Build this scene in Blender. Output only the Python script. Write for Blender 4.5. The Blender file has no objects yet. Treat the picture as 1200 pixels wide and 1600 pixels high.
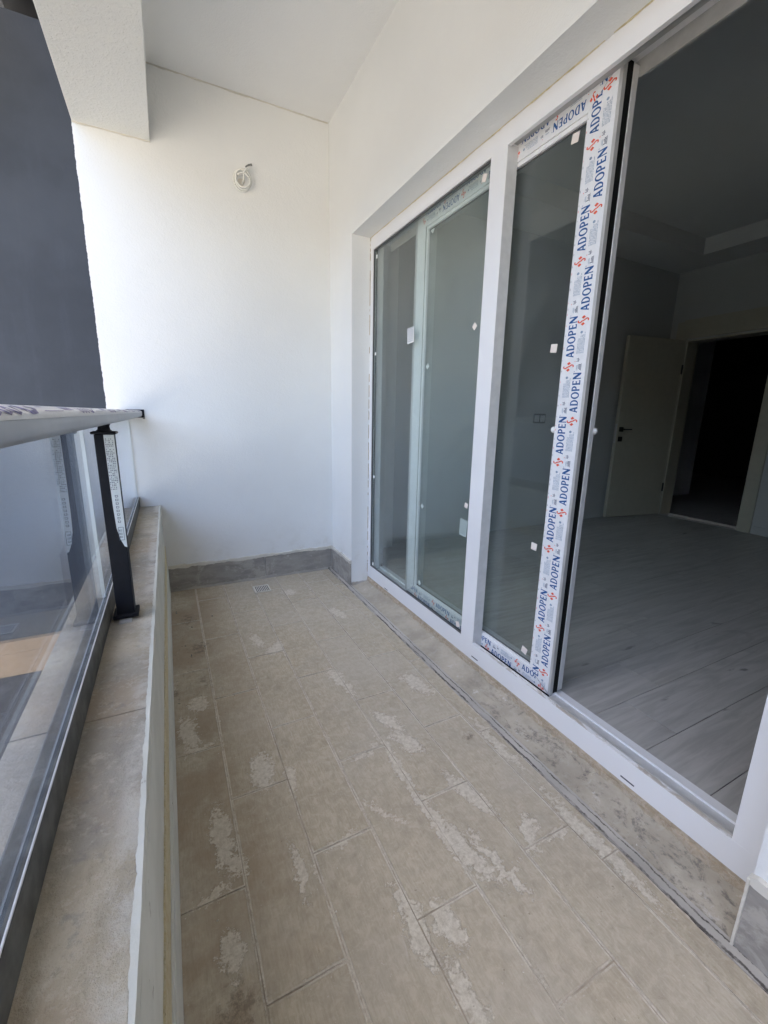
import bpy, bmesh, math, random
from mathutils import Vector, Matrix
from mathutils.geometry import tessellate_polygon
random.seed(7)
R = math.radians
sc = bpy.context.scene
C = sc.collection

# ---------------------------------------------------------------- camera, sky, sun, exposure
cam = bpy.data.cameras.new('camera'); camo = bpy.data.objects.new('camera', cam); C.objects.link(camo)
YAW, PIT, ROL = 0.4684, -0.2237, 0.0184
fw = Vector((math.sin(YAW)*math.cos(PIT), math.cos(YAW)*math.cos(PIT), math.sin(PIT)))
ri = Vector((math.cos(YAW), -math.sin(YAW), 0)); up = ri.cross(fw)
r2 = ri*math.cos(ROL) + up*math.sin(ROL); u2 = up*math.cos(ROL) - ri*math.sin(ROL)
M = Matrix((r2, u2, -fw)).transposed().to_4x4(); M.translation = Vector((0, 0, 1.1))
camo.matrix_world = M
cam.sensor_fit = 'HORIZONTAL'; cam.sensor_width = 36; cam.lens = 36*664.55/1200
cam.clip_start = 0.02; cam.clip_end = 3000
sc.camera = camo

SUN_EL, SUN_AZ = 55, -32            # degrees; azimuth clockwise from +Y: behind the neighbouring wing
w = bpy.data.worlds.new('World'); sc.world = w; w.use_nodes = True
nt = w.node_tree; nt.nodes.clear()
sky = nt.nodes.new('ShaderNodeTexSky'); sky.sky_type = 'NISHITA'; sky.sun_disc = False
sky.sun_elevation = R(SUN_EL); sky.sun_rotation = R(SUN_AZ); sky.air_density = 1.0; sky.dust_density = 7.0; sky.ozone_density = 1.0
bg = nt.nodes.new('ShaderNodeBackground'); bg.inputs[1].default_value = 0.15
wo = nt.nodes.new('ShaderNodeOutputWorld')
nt.links.new(sky.outputs[0], bg.inputs[0]); nt.links.new(bg.outputs[0], wo.inputs[0])
sun = bpy.data.lights.new('sun', 'SUN'); sun.energy = 4.0; sun.angle = R(0.5); sun.color = (1, .95, .88)
suno = bpy.data.objects.new('sun', sun); C.objects.link(suno)
sd = Vector((math.sin(R(SUN_AZ))*math.cos(R(SUN_EL)), math.cos(R(SUN_AZ))*math.cos(R(SUN_EL)), math.sin(R(SUN_EL))))
suno.rotation_euler = sd.to_track_quat('Z', 'Y').to_euler(); suno.location = (0, 0, 30)
vs = sc.view_settings; vs.view_transform = 'Standard'; vs.look = 'None'; vs.gamma = 1; vs.use_curve_mapping = False
vs.exposure = 3.15
sc.cycles.use_denoising = True
try: sc.cycles.denoiser = 'OPENIMAGEDENOISE'; sc.cycles.denoising_input_passes = 'RGB_ALBEDO_NORMAL'
except Exception: pass
sc.cycles.max_bounces = 12; sc.cycles.diffuse_bounces = 6; sc.cycles.glossy_bounces = 5
sc.cycles.transparent_max_bounces = 16; sc.cycles.transmission_bounces = 8
sc.cycles.sample_clamp_indirect = 6

# ---------------------------------------------------------------- materials
class N:
    def __init__(s, name):
        s.m = bpy.data.materials.new(name); s.m.use_nodes = True; s.t = s.m.node_tree; s.t.nodes.clear()
        s.out = s.n('ShaderNodeOutputMaterial'); s.pos = s.n('ShaderNodeNewGeometry').outputs['Position']
    def n(s, ty, **k):
        a = s.t.nodes.new(ty)
        for q, v in k.items(): setattr(a, q, v)
        return a
    def l(s, a, b): s.t.links.new(a, b)
    def put(s, sock, v):
        if isinstance(v, bpy.types.NodeSocket): s.l(v, sock)
        elif isinstance(v, tuple) and len(v) == 3 and sock.type == 'RGBA': sock.default_value = (*v, 1)
        else: sock.default_value = v
    def math(s, op, a, b=0.0, c=None, clamp=False):
        x = s.n('ShaderNodeMath', operation=op, use_clamp=clamp); s.put(x.inputs[0], a); s.put(x.inputs[1], b)
        if c is not None: s.put(x.inputs[2], c)
        return x.outputs[0]
    def ramp(s, f, lo, hi, a=0.0, b=1.0):
        x = s.n('ShaderNodeMapRange'); x.interpolation_type = 'SMOOTHSTEP'
        s.put(x.inputs[0], f); x.inputs[1].default_value = lo; x.inputs[2].default_value = hi
        x.inputs[3].default_value = a; x.inputs[4].default_value = b
        return x.outputs[0]
    def mix(s, f, a, b):
        x = s.n('ShaderNodeMix', data_type='RGBA'); s.put(x.inputs[0], f); s.put(x.inputs[6], a); s.put(x.inputs[7], b)
        return x.outputs[2]
    def scale(s, v, sc_):
        x = s.n('ShaderNodeVectorMath', operation='MULTIPLY'); s.put(x.inputs[0], v); x.inputs[1].default_value = sc_
        return x.outputs[0]
    def noise(s, scale=5, detail=4, rough=.55, vec=None, st=(1, 1, 1), dist=0.0):
        v = vec if vec is not None else s.pos
        if st != (1, 1, 1): v = s.scale(v, st)
        x = s.n('ShaderNodeTexNoise'); s.l(v, x.inputs['Vector']); x.inputs['Scale'].default_value = scale
        x.inputs['Detail'].default_value = detail; x.inputs['Roughness'].default_value = rough; x.inputs['Distortion'].default_value = dist
        return x.outputs[0]
    def sep(s):
        x = s.n('ShaderNodeSeparateXYZ'); s.l(s.pos, x.inputs[0]); return x.outputs
    def rnd(s): return s.n('ShaderNodeObjectInfo').outputs['Random']
    def ell(s, cx, cy, rx, ry, ang=0, nz=None, amp=.9):
        m = s.n('ShaderNodeMapping', vector_type='TEXTURE'); s.l(s.pos2, m.inputs[0])
        m.inputs[1].default_value = (cx, cy, 0); m.inputs[2].default_value = (0, 0, R(ang)); m.inputs[3].default_value = (rx, ry, 1)
        x = s.n('ShaderNodeVectorMath', operation='LENGTH'); s.l(m.outputs[0], x.inputs[0])
        v = s.math('SUBTRACT', 1.0, x.outputs[1])
        v = s.math('MAXIMUM', v, -1.0)
        return v
    def done(s, col, rough=.6, metal=0.0, bump=None, bs=.3, bd=.01, spec=.5, coat=0.0, emit=None):
        b = s.n('ShaderNodeBsdfPrincipled'); s.put(b.inputs['Base Color'], col); s.put(b.inputs['Roughness'], rough)
        b.inputs['Metallic'].default_value = metal; b.inputs['Specular IOR Level'].default_value = spec
        b.inputs['Coat Weight'].default_value = coat
        if bump is not None:
            x = s.n('ShaderNodeBump'); x.inputs['Strength'].default_value = bs; x.inputs['Distance'].default_value = bd
            s.l(bump, x.inputs['Height']); s.l(x.outputs[0], b.inputs['Normal'])
        s.l(b.outputs[0], s.out.inputs[0]); return s.m

def plain(name, col, rough=.5, metal=0.0, var=.06, scale=20, spec=.5, coat=0.0, bs=.05):
    g = N(name); n1 = g.noise(scale, 4)
    c = g.mix(g.ramp(n1, .3, .7), tuple(v*(1-var) for v in col), tuple(min(1, v*(1+var)) for v in col))
    return g.done(c, rough, metal, n1, bs, .002, spec, coat)

def wall_paint(name, col, fine=140, bs=.5, dirt=True, big=None):
    g = N(name)
    n1 = g.noise(fine, 3, .6); n2 = g.noise(1.7, 4, .6); n3 = g.noise(34, 3, .6)
    c = g.mix(g.ramp(n2, .35, .7), tuple(v*.965 for v in col), col)
    if dirt:
        z = g.sep()[2]
        low = g.ramp(z, .16, .42, 1, 0)
        sm = g.math('MULTIPLY', low, g.ramp(g.noise(9, 5, .65), .48, .75, 0, .35))
        c = g.mix(sm, c, tuple(v*.72 for v in (col[0], col[1]*.96, col[2]*.88)))
        sp = g.ramp(g.noise(11, 6, .7), .70, .78, 0, .22)
        c = g.mix(sp, c, tuple(v*.8 for v in col))
    h = g.math('ADD', g.math('MULTIPLY', n1, .6), g.math('MULTIPLY', n3, .5))
    if big: h = g.math('ADD', h, g.math('MULTIPLY', g.ramp(g.noise(big, 3, .5, dist=.6), .5, .62), .3))
    return g.done(c, .85, 0, h, bs, .004, .2)

M_WALL = wall_paint('white_wall_paint', (.775, .78, .765))
M_CEIL = wall_paint('ceiling_paint', (.79, .795, .79), dirt=False)
M_BEAM = wall_paint('coarse_beam_plaster', (.77, .77, .735), fine=110, bs=.55, dirt=False, big=55)
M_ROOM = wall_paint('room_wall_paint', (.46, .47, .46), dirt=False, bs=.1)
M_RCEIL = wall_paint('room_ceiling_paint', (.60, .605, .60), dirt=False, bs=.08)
M_ROUGH = wall_paint('ragged_plaster', (.66, .63, .56), fine=60, bs=.5, dirt=True)

def tile_mat():
    g = N('taupe_porcelain_tile'); xyz = g.sep()
    tc = g.n('ShaderNodeTexCoord'); sg_ = g.n('ShaderNodeSeparateXYZ'); g.l(tc.outputs['Generated'], sg_.inputs[0])
    # ragged coordinates for smears
    nv = g.n('ShaderNodeTexNoise'); g.l(g.pos, nv.inputs['Vector']); nv.inputs['Scale'].default_value = 17; nv.inputs['Detail'].default_value = 6; nv.inputs['Roughness'].default_value = .7
    a1 = g.n('ShaderNodeVectorMath', operation='SUBTRACT'); g.l(nv.outputs['Color'], a1.inputs[0]); a1.inputs[1].default_value = (.5, .5, .5)
    a2 = g.scale(a1.outputs[0], (.09, .13, 0)); a3 = g.n('ShaderNodeVectorMath', operation='ADD'); g.l(g.pos, a3.inputs[0]); g.l(a2, a3.inputs[1]); g.pos2 = a3.outputs[0]
    gr = g.noise(1, 5, .7, st=(210, 28, 1)); cl = g.noise(5.5, 7, .68); fn = g.noise(190, 4, .7); md = g.noise(38, 8, .74, dist=.5); big = g.noise(2.0, 5, .6)
    base = g.mix(g.ramp(gr, .32, .70), (.41, .345, .25), (.53, .465, .355))
    base = g.mix(g.ramp(cl, .33, .68, 0, .55), base, (.33, .275, .20))
    base = g.mix(g.math('MULTIPLY', g.rnd(), .35), base, (.47, .42, .34))
    base = g.mix(g.ramp(md, .44, .64, 0, .42), base, (.60, .54, .43))
    base = g.mix(g.ramp(md, .30, .44, .38, 0), base, (.27, .225, .165))
    base = g.mix(g.ramp(big, .45, .65, 0, .35), base, (.50, .46, .39))
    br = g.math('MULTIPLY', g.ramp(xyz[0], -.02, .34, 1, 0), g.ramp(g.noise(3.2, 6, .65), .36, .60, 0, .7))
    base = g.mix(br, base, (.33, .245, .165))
    # distance to the edge of this tile
    def ed(sock, L): return g.math('MULTIPLY', g.math('MINIMUM', sock, g.math('SUBTRACT', 1.0, sock)), L)
    ex = ed(sg_.outputs[0], .163); ey = ed(sg_.outputs[1], .493); e_ = g.math('MINIMUM', ex, ey)
    jn = g.noise(6.5, 7, .7); fine = g.noise(75, 8, .8)
    wob = g.math('ADD', e_, g.math('MULTIPLY', g.math('SUBTRACT', fine, .5), .006))
    line = g.math('MULTIPLY', g.ramp(wob, .0022, .0055, 1, 0), g.ramp(g.math('ADD', g.math('MULTIPLY', jn, .7), g.math('MULTIPLY', g.noise(28, 6, .75), .3)), .43, .53, .15, .9))
    wide = g.math('SUBTRACT', g.math('ADD', g.math('MULTIPLY', g.noise(7, 9, .74, st=(1, .55, 1)), 1.0), g.math('MULTIPLY', fine, .38)), g.math('MULTIPLY', e_, 9.0))
    wide = g.ramp(wide, .70, .80, 0, .8)
    sm = None
    for (cx, cy, rx, ry, a) in [(-.021, 1.44, .045, .13, 5), (.181, 1.18, .045, .11, -8), (.041, 1.0, .034, .15, 3), (.06, .91, .03, .06, 20), (.03, .72, .03, .06, 0),
                                (.642, 1.19, .035, .10, 25), (.655, 1.08, .04, .09, 30), (.308, 1.99, .03, .10, 5), (.381, 1.88, .05, .09, -30),
                                (.60, .70, .035, .16, 12), (.40, .60, .035, .12, 5), (.43, .45, .03, .10, 5), (.79, .65, .03, .07, -40), (.46, .88, .012, .10, 38),
                                (.569, 1.5, .03, .16, 8), (.66, .63, .02, .13, 10), (.72, .82, .03, .15, 14), (.47, .57, .035, .07, 10), (.02, 1.6, .05, .06, 0), (.25, 1.1, .02, .08, 0),
                                (.78, 2.1, .04, .12, 12), (.60, 2.5, .05, .08, 0), (.85, 1.35, .05, .12, 20), (.2, .83, .02, .1, 5), (.93, .55, .03, .25, 0), (.93, .95, .025, .2, 0),
                                (.86, .62, .05, .02, 10), (.5, 1.1, .08, .012, 8), (.33, .85, .07, .010, 8), (.66, .60, .07, .012, 5), (.0, .85, .07, .016, 12), (.01, 1.35, .07, .02, 8), (.575, 1.0, .02, .25, 0), (.58, .78, .022, .2, 2)]:
        e = g.ell(cx, cy, rx, ry, a); sm = e if sm is None else g.math('MAXIMUM', sm, e)
    sm = g.ramp(g.math('ADD', g.math('MULTIPLY', sm, .62), g.math('MULTIPLY', fine, 1.35)), .80, .96, 0, .80)
    alls = g.math('MAXIMUM', g.math('MAXIMUM', line, wide), sm)
    pc = g.mix(g.ramp(fine, .35, .65), (.50, .445, .355), (.72, .665, .57))
    base = g.mix(alls, base, pc)
    base = g.mix(g.ramp(g.noise(120, 4, .7), .64, .72, 0, .5), base, (.66, .61, .53))
    # scuffs
    sc1 = g.noise(1, 6, .7, st=(24, 5, 1), dist=.9)
    base = g.mix(g.ramp(sc1, .62, .72, 0, .38), base, (.60, .55, .47))
    dk = None
    for (cx, cy, rx, ry, a) in [(.05, 2.03, .11, .16, 0), (.02, 2.36, .10, .15, 0), (.03, .62, .09, .12, 0), (-.05, 1.7, .04, .1, 0), (.86, 1.0, .04, .05, 0), (.05, 1.75, .05, .08, 0)]:
        e = g.ell(cx, cy, rx, ry, a); dk = e if dk is None else g.math('MAXIMUM', dk, e)
    dk = g.ramp(g.math('ADD', g.math('MULTIPLY', dk, .32), g.noise(42, 7, .8)), .66, .86, 0, .62)
    base = g.mix(dk, base, (.13, .10, .075))
    base = g.mix(g.ramp(g.noise(58, 3, .6), .70, .74, 0, .55), base, (.22, .18, .13))
    h = g.math('ADD', g.math('MULTIPLY', gr, .4), g.math('ADD', g.math('MULTIPLY', md, .5), g.math('MULTIPLY', alls, 1.6)))
    return g.done(base, .72, 0, h, .5, .004, .25)
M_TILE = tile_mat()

def grout_mat():
    g = N('sandy_grout'); n1 = g.noise(60, 5, .7); n2 = g.noise(6, 5, .6)
    c = g.mix(g.ramp(n2, .35, .6), (.27, .225, .17), (.66, .60, .51)); c = g.mix(g.ramp(n1, .3, .7), c, (.42, .36, .285))
    return g.done(c, .9, 0, n1, .6, .003, .2)
M_GROUT = grout_mat()

def screed_mat():
    g = N('scraped_cement_threshold'); g.pos2 = g.pos
    n1 = g.noise(40, 6, .7, dist=.5); n2 = g.noise(7, 5, .65); n3 = g.noise(18, 7, .75, st=(1, .5, 1), dist=1.2)
    c = g.mix(g.ramp(n2, .35, .65), (.36, .32, .255), (.47, .42, .34))
    c = g.mix(g.ramp(n1, .5, .75, 0, .5), c, (.48, .45, .40))
    y = g.sep()[1]
    near = g.ramp(y, .9, 1.4, 1, .12)
    c = g.mix(g.math('MULTIPLY', near, g.ramp(g.math('ADD', g.math('MULTIPLY', n3, .6), g.math('MULTIPLY', g.noise(60, 8, .8), .4)), .49, .60, 0, .75)), c, (.13, .12, .11))
    c = g.mix(g.ramp(g.noise(14, 6, .7), .62, .70, 0, .6), c, (.62, .60, .56))
    return g.done(c, .85, 0, g.math('ADD', n1, n3), .5, .005, .2)
M_SCREED = screed_mat()

def fillet_mat():
    g = N('grey_mortar_band'); n1 = g.noise(50, 6, .7); n2 = g.noise(5, 4, .6, st=(1, .6, 1)); x = g.sep()[0]
    c = g.mix(g.ramp(n2, .35, .65), (.38, .355, .32), (.50, .47, .425))
    wav = g.math('ADD', x, g.math('MULTIPLY', g.math('SUBTRACT', g.noise(7, 8, .8), .5), .034))
    for x0, wd in ((.972, .0028), (.996, .0016)):
        d = g.math('ABSOLUTE', g.math('SUBTRACT', wav, x0))
        c = g.mix(g.math('MULTIPLY', g.ramp(d, wd*.6, wd*1.8, 1, 0), g.ramp(g.noise(13, 6, .75, st=(1, .6, 1)), .40, .54, .25, 1)), c, (.10, .09, .08))
    return g.done(c, .85, 0, g.math('ADD', n1, g.noise(16, 4)), .6, .005, .2)
M_FILLET = fillet_mat()

def skirt_mat():
    g = N('dark_skirting_tile'); n1 = g.noise(1, 5, .6, st=(9, 9, 30)); n2 = g.noise(30, 6, .7, dist=1.0)
    c = g.mix(g.ramp(n1, .3, .7), (.26, .245, .225), (.36, .34, .31))
    c = g.mix(g.ramp(n2, .55, .75, 0, .45), c, (.44, .42, .385))
    c = g.mix(g.ramp(g.noise(8, 7, .75, dist=.5), .50, .60, 0, .55), c, (.50, .475, .43))
    return g.done(c, .55, 0, n2, .2, .003, .4)
M_SKIRT = skirt_mat()

def ledge_mat():
    g = N('travertine_ledge_stone'); n1 = g.noise(5, 6, .65, dist=.4); n2 = g.noise(28, 6, .7, st=(1, 1, 1)); n3 = g.noise(2.2, 4, .55)
    c = g.mix(g.ramp(n1, .33, .68), (.37, .31, .215), (.58, .515, .40))
    c = g.mix(g.ramp(n3, .40, .60, 0, .7), c, (.33, .31, .28))
    c = g.mix(g.ramp(g.noise(3.7, 6, .65), .47, .62, 0, .55), c, (.43, .335, .235))
    c = g.mix(g.ramp(n2, .56, .70, 0, .5), c, (.62, .57, .48))
    c = g.mix(g.ramp(n2, .32, .46, .6, 0), c, (.29, .27, .24))
    c = g.mix(g.ramp(g.noise(70, 7, .78), .50, .66, 0, .4), c, (.64, .58, .48)); c = g.mix(g.ramp(g.noise(48, 8, .8), .30, .44, .5, 0), c, (.22, .19, .15))
    x = g.sep()[0]
    edge = g.math('MULTIPLY', g.ramp(x, -.115, -.09, 0, 1), g.ramp(g.noise(13, 6, .7), .4, .6, 0, .75))
    c = g.mix(edge, c, (.60, .57, .50))
    return g.done(c, .7, 0, g.math('ADD', n1, g.math('ADD', n2, g.noise(85, 5, .75))), .7, .008, .3)
M_LEDGE = ledge_mat()

def parapet_mat():
    g = N('cream_parapet_paint'); n1 = g.noise(120, 3); n2 = g.noise(6, 5, .65); z = g.sep()[2]
    c = g.mix(g.ramp(n2, .35, .7), (.60, .595, .53), (.68, .675, .61))
    c = g.mix(g.ramp(g.noise(17, 6, .75), .64, .7, 0, .6), c, (.25, .21, .16))
    return g.done(c, .8, 0, n1, .3, .004, .2)
M_PARAPET = parapet_mat()
M_FOAM = None
def foam_mat(name, a, b, scale=45):
    g = N(name); n1 = g.noise(scale, 6, .75, dist=.8)
    c = g.mix(g.ramp(n1, .35, .65), a, b)
    c = g.mix(g.ramp(g.noise(20, 6, .75), .62, .7, 0, .7), c, tuple(v*.35 for v in a))
    return g.done(c, .95, 0, n1, 1.0, .006, .1)
M_FOAM = foam_mat('tan_mounting_foam', (.44, .36, .26), (.58, .50, .40))
M_YEL = foam_mat('yellowed_plaster_edge', (.62, .52, .30), (.72, .66, .48), 70)

def pvc():
    g = N('white_window_profile'); n1 = g.noise(70, 4); n2 = g.noise(13, 7, .75, dist=.6)
    c = g.mix(g.ramp(n2, .66, .74, 0, .55), (.80, .80, .81), (.50, .48, .44))
    c = g.mix(g.ramp(g.noise(3, 4), .4, .7, 0, .25), c, (.70, .70, .69))
    return g.done(c, .38, 0, n1, .04, .002, .45)
M_PVC = pvc()
M_PVCG = plain('shade_grey_profile', (.60, .60, .595), .45, 0, .05, 30)
def lip_mat():
    g = N('chalky_profile_edge'); n2 = g.noise(30, 7, .75, st=(1, .35, 1), dist=.6)
    c = g.mix(g.ramp(n2, .45, .55), (.80, .80, .80), (.50, .46, .40))
    return g.done(c, .7, 0, n2, .6, .003, .3)
M_LIP = lip_mat()
M_ALU = plain('grey_aluminium', (.50, .50, .49), .4, .35, .08)
M_ALUL = plain('pale_aluminium', (.62, .62, .62), .42, .2, .05)
M_BLACK = plain('black_rubber', (.008, .008, .008), .7, spec=.15)
M_GASK = plain('grey_gasket', (.10, .10, .10), .7)
M_POST = plain('black_post_coating', (.009, .010, .014), .6, 0, .1, 60, .2)
M_CHAN = plain('charcoal_rail_channel', (.10, .10, .092), .6, .1, .35, 30)
M_RAIL = plain('grey_handrail_metal', (.30, .305, .31), .38, .5, .05)
M_EDGE = plain('pale_glass_edge', (.62, .68, .66), .25)
M_CABLE = plain('white_cable_sheath', (.72, .72, .68), .45)
M_CABLED = plain('grey_cable_core', (.16, .16, .15), .5)
M_STK = plain('pale_sticker', (.80, .72, .66), .6)
M_STKW = plain('white_label_paper', (.82, .83, .82), .6)
M_INKB = plain('blue_print_ink', (.002, .075, .26), .5, var=.12, scale=60)
M_INKR = plain('red_print_ink', (.72, .10, .045), .5, var=.1, scale=60)
M_INKG = plain('slate_print_ink', (.24, .32, .42), .6, var=.2, scale=90)
M_INKK = plain('dark_print_ink', (.07, .09, .14), .6, var=.2, scale=90)
M_INKP = plain('purple_grey_print_ink', (.13, .12, .22), .6, var=.35, scale=60)
M_DOOR = plain('beige_door_laminate', (.42, .40, .325), .42, var=.03)
M_HAND = plain('black_door_handle', (.01, .01, .01), .35)
M_DARK = plain('hall_gloom_plaster', (.03, .03, .033), .9)  # near-black base stands in for the hall's lack of light
M_SOCK = plain('socket_plastic', (.16, .17, .17), .4)
M_SOCK2 = plain('socket_face_plastic', (.45, .46, .46), .35)
M_KNOB = plain('white_plastic', (.80, .80, .80), .35)
M_SLOT = plain('dark_slot', (.03, .03, .05), .7)
def film_mat(name, col, rough=.28):
    g = N(name); n1 = g.noise(38, 5, .65, dist=1.1); n2 = g.noise(9, 3, st=(1, 1, .3))
    c = g.mix(g.ramp(n1, .35, .7), tuple(v*.93 for v in col), col)
    return g.done(c, rough, 0, g.math('ADD', n1, n2), .22, .004, .5)
M_FILM = film_mat('printed_protective_film', (.80, .805, .82))
M_FILM2 = film_mat('pale_blue_film', (.66, .72, .74), .35)
M_FILM3 = film_mat('grey_handrail_film', (.50, .50, .49), .35)

def glass(name, tint, refl=1.0, dirt=.04, dcol=(.6, .65, .65)):  # dirt sets both glass dirt and the haze painted in for reflected light
    g = N(name)
    geo = g.n('ShaderNodeNewGeometry')
    d = g.n('ShaderNodeVectorMath', operation='DOT_PRODUCT'); g.l(geo.outputs['Incoming'], d.inputs[0]); g.l(geo.outputs['Normal'], d.inputs[1])
    c = g.math('ABSOLUTE', d.outputs['Value'])
    f = g.math('ADD', .04, g.math('MULTIPLY', .96, g.math('POWER', g.math('SUBTRACT', 1.0, c, clamp=True), 5.0)))
    f = g.math('MULTIPLY', f, refl, clamp=True)
    tr = g.n('ShaderNodeBsdfTransparent'); tr.inputs[0].default_value = (*tint, 1)
    gl = g.n('ShaderNodeBsdfGlossy'); gl.inputs['Roughness'].default_value = 0.0; gl.inputs[0].default_value = (.95, .97, 1, 1)
    mx = g.n('ShaderNodeMixShader'); g.l(f, mx.inputs[0]); g.l(tr.outputs[0], mx.inputs[1]); g.l(gl.outputs[0], mx.inputs[2])
    df = g.n('ShaderNodeBsdfDiffuse'); df.inputs[0].default_value = (*dcol, 1)
    m2 = g.n('ShaderNodeMixShader'); g.l(g.ramp(g.noise(2.5, 6, .65, dist=.5), .3, .8, dirt*.3, dirt), m2.inputs[0])  # diffuse veil: glass dirt plus haze painted in for reflected light
    g.l(mx.outputs[0], m2.inputs[1]); g.l(df.outputs[0], m2.inputs[2]); g.l(m2.outputs[0], g.out.inputs[0])
    return g.m
M_GLASS = glass('window_glass', (.93, .965, .95), 1.25, .055)
M_RGLASS = glass('railing_glass', (.85, .89, .94), 1.0, .05, (.45, .5, .58))

def plank_mat():
    g = N('grey_oak_laminate'); r = g.rnd()
    cx = g.n('ShaderNodeCombineXYZ'); g.l(g.math('MULTIPLY', r, 37.0), cx.inputs[0]); g.l(g.math('MULTIPLY', r, 11.0), cx.inputs[1])
    ad = g.n('ShaderNodeVectorMath', operation='ADD'); g.l(g.pos, ad.inputs[0]); g.l(cx.outputs[0], ad.inputs[1]); v = ad.outputs[0]
    n1 = g.noise(1, 6, .6, v, (3.0, 40, 1), .6); n2 = g.noise(1, 4, .6, v, (2.2, 7, 1), 1.5); n3 = g.noise(1, 3, .5, v, (5, 14, 1), .5)
    c = g.mix(g.ramp(n1, .3, .7), (.36, .345, .32), (.48, .465, .435))
    c = g.mix(g.ramp(n2, .5, .72, 0, .5), c, (.27, .26, .24))
    c = g.mix(g.ramp(n3, .69, .76, 0, .8), c, (.10, .095, .09))
    c = g.mix(g.math('MULTIPLY', r, .35), c, (.39, .38, .36))
    return g.done(c, .42, 0, n1, .12, .002, .4)
M_PLANK = plank_mat()

def facade(name, col, sc_=2.0, bs=.15):
    g = N(name); n1 = g.noise(sc_, 5, .6); n2 = g.noise(60, 3)
    c = g.mix(g.ramp(n1, .3, .7), tuple(v*.86 for v in col), tuple(v*1.10 for v in col))
    c = g.mix(g.ramp(g.noise(1, 5, .7, st=(9, 9, 1.2)), .5, .75, 0, .25), c, tuple(min(1, v*1.3) for v in col))
    return g.done(c, .85, 0, n2, bs, .004, .2)
M_GREYW = facade('slate_blue_render', (.074, .083, .10))
M_SOFF = facade('dark_soffit_paint', (.05, .055, .06))
M_TAN = facade('tan_render', (.50, .33, .20))
M_DKBASE = facade('dark_base_render', (.06, .065, .08))
M_GROUND = facade('pale_courtyard_concrete', (.235, .225, .20), .4)
M_OPP = facade('beige_facade', (.55, .50, .43), .3)
M_WIN = plain('far_window_glass', (.05, .07, .09), .1)

# ---------------------------------------------------------------- mesh helpers
def mesh_obj(name, bm, mat, parent=None, smooth=False):
    me = bpy.data.meshes.new(name); bm.normal_update(); bm.to_mesh(me); bm.free()
    for m in (mat if isinstance(mat, (list, tuple)) else [mat]): me.materials.append(m)
    if smooth:
        for p in me.polygons: p.use_smooth = True
    o = bpy.data.objects.new(name, me); C.objects.link(o)
    if parent is not None: o.parent = parent
    return o
def box(bm, x0, x1, y0, y1, z0, z1, bev=0, mi=0):
    r = bmesh.ops.create_cube(bm, size=1)
    vs_ = r['verts']
    for v in vs_:
        v.co = Vector(((x0+x1)/2 + v.co.x*(x1-x0), (y0+y1)/2 + v.co.y*(y1-y0), (z0+z1)/2 + v.co.z*(z1-z0)))
    fs = set(f for v in vs_ for f in v.link_faces)
    for f in fs: f.material_index = mi
    if bev:
        es = list(set(e for v in vs_ for e in v.link_edges))
        rr = bmesh.ops.bevel(bm, geom=es, offset=bev, segments=2, affect='EDGES', profile=.5)
        for f in rr['faces']: f.material_index = mi
def bx(name, mat, parent, *b, bev=0, boxes=None):
    bm = bmesh.new()
    for q in ([b] if boxes is None else boxes): box(bm, *q, bev=bev)
    return mesh_obj(name, bm, mat, parent)
def prism(bm, pts, ax, a0, a1):
    """pts: outline in the two other axes (in axis order); extruded along ax from a0 to a1"""
    def P(p, a):
        c = [0, 0, 0]; o = [i for i in range(3) if i != ax]; c[ax] = a; c[o[0]] = p[0]; c[o[1]] = p[1]; return Vector(c)
    A = [bm.verts.new(P(p, a0)) for p in pts]; B = [bm.verts.new(P(p, a1)) for p in pts]
    for a, b, c in tessellate_polygon([[Vector((p[0], p[1], 0)) for p in pts]]):
        bm.faces.new((A[a], A[b], A[c])); bm.faces.new((B[c], B[b], B[a]))
    n = len(pts)
    for i in range(n):
        j = (i+1) % n; bm.faces.new((A[i], A[j], B[j], B[i]))
    bmesh.ops.recalc_face_normals(bm, faces=bm.faces)
def tube(bm, pts, r, seg=8, cap=True):
    pts = [Vector(p) for p in pts]; rings = []
    prev = None
    for i, p in enumerate(pts):
        d = (pts[min(i+1, len(pts)-1)] - pts[max(i-1, 0)]).normalized()
        if prev is None: a = d.orthogonal().normalized()
        else: a = (prev - d*prev.dot(d)).normalized()
        prev = a; b = d.cross(a); rr = r[i] if isinstance(r, list) else r
        rings.append([bm.verts.new(p + (a*math.cos(t) + b*math.sin(t))*rr) for t in [2*math.pi*k/seg for k in range(seg)]])
    for A, B in zip(rings, rings[1:]):
        for k in range(seg): bm.faces.new((A[k], A[(k+1) % seg], B[(k+1) % seg], B[k]))
    if cap: bm.faces.new(rings[0][::-1]); bm.faces.new(rings[-1])
def empty(name, loc=(0, 0, 0)):
    o = bpy.data.objects.new(name, None); o.location = loc; o.empty_display_size = .1; C.objects.link(o); return o
def tag(o, label=None, cat=None, group=None, kind=None):
    if label: o['label'] = label
    if cat: o['category'] = cat
    if group: o['group'] = group
    if kind: o['kind'] = kind
    return o
def ragged(a0, a1, step, base, amp, seed=0):
    rnd = random.Random(seed); out = []; n = max(2, int(abs(a1-a0)/step)); v = 0
    for i in range(n+1):
        v = v*.6 + rnd.uniform(-1, 1)*amp
        if rnd.random() < .06: v += rnd.uniform(.5, 1.6)*amp
        out.append((a0 + (a1-a0)*i/n, base + v))
    return out

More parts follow.
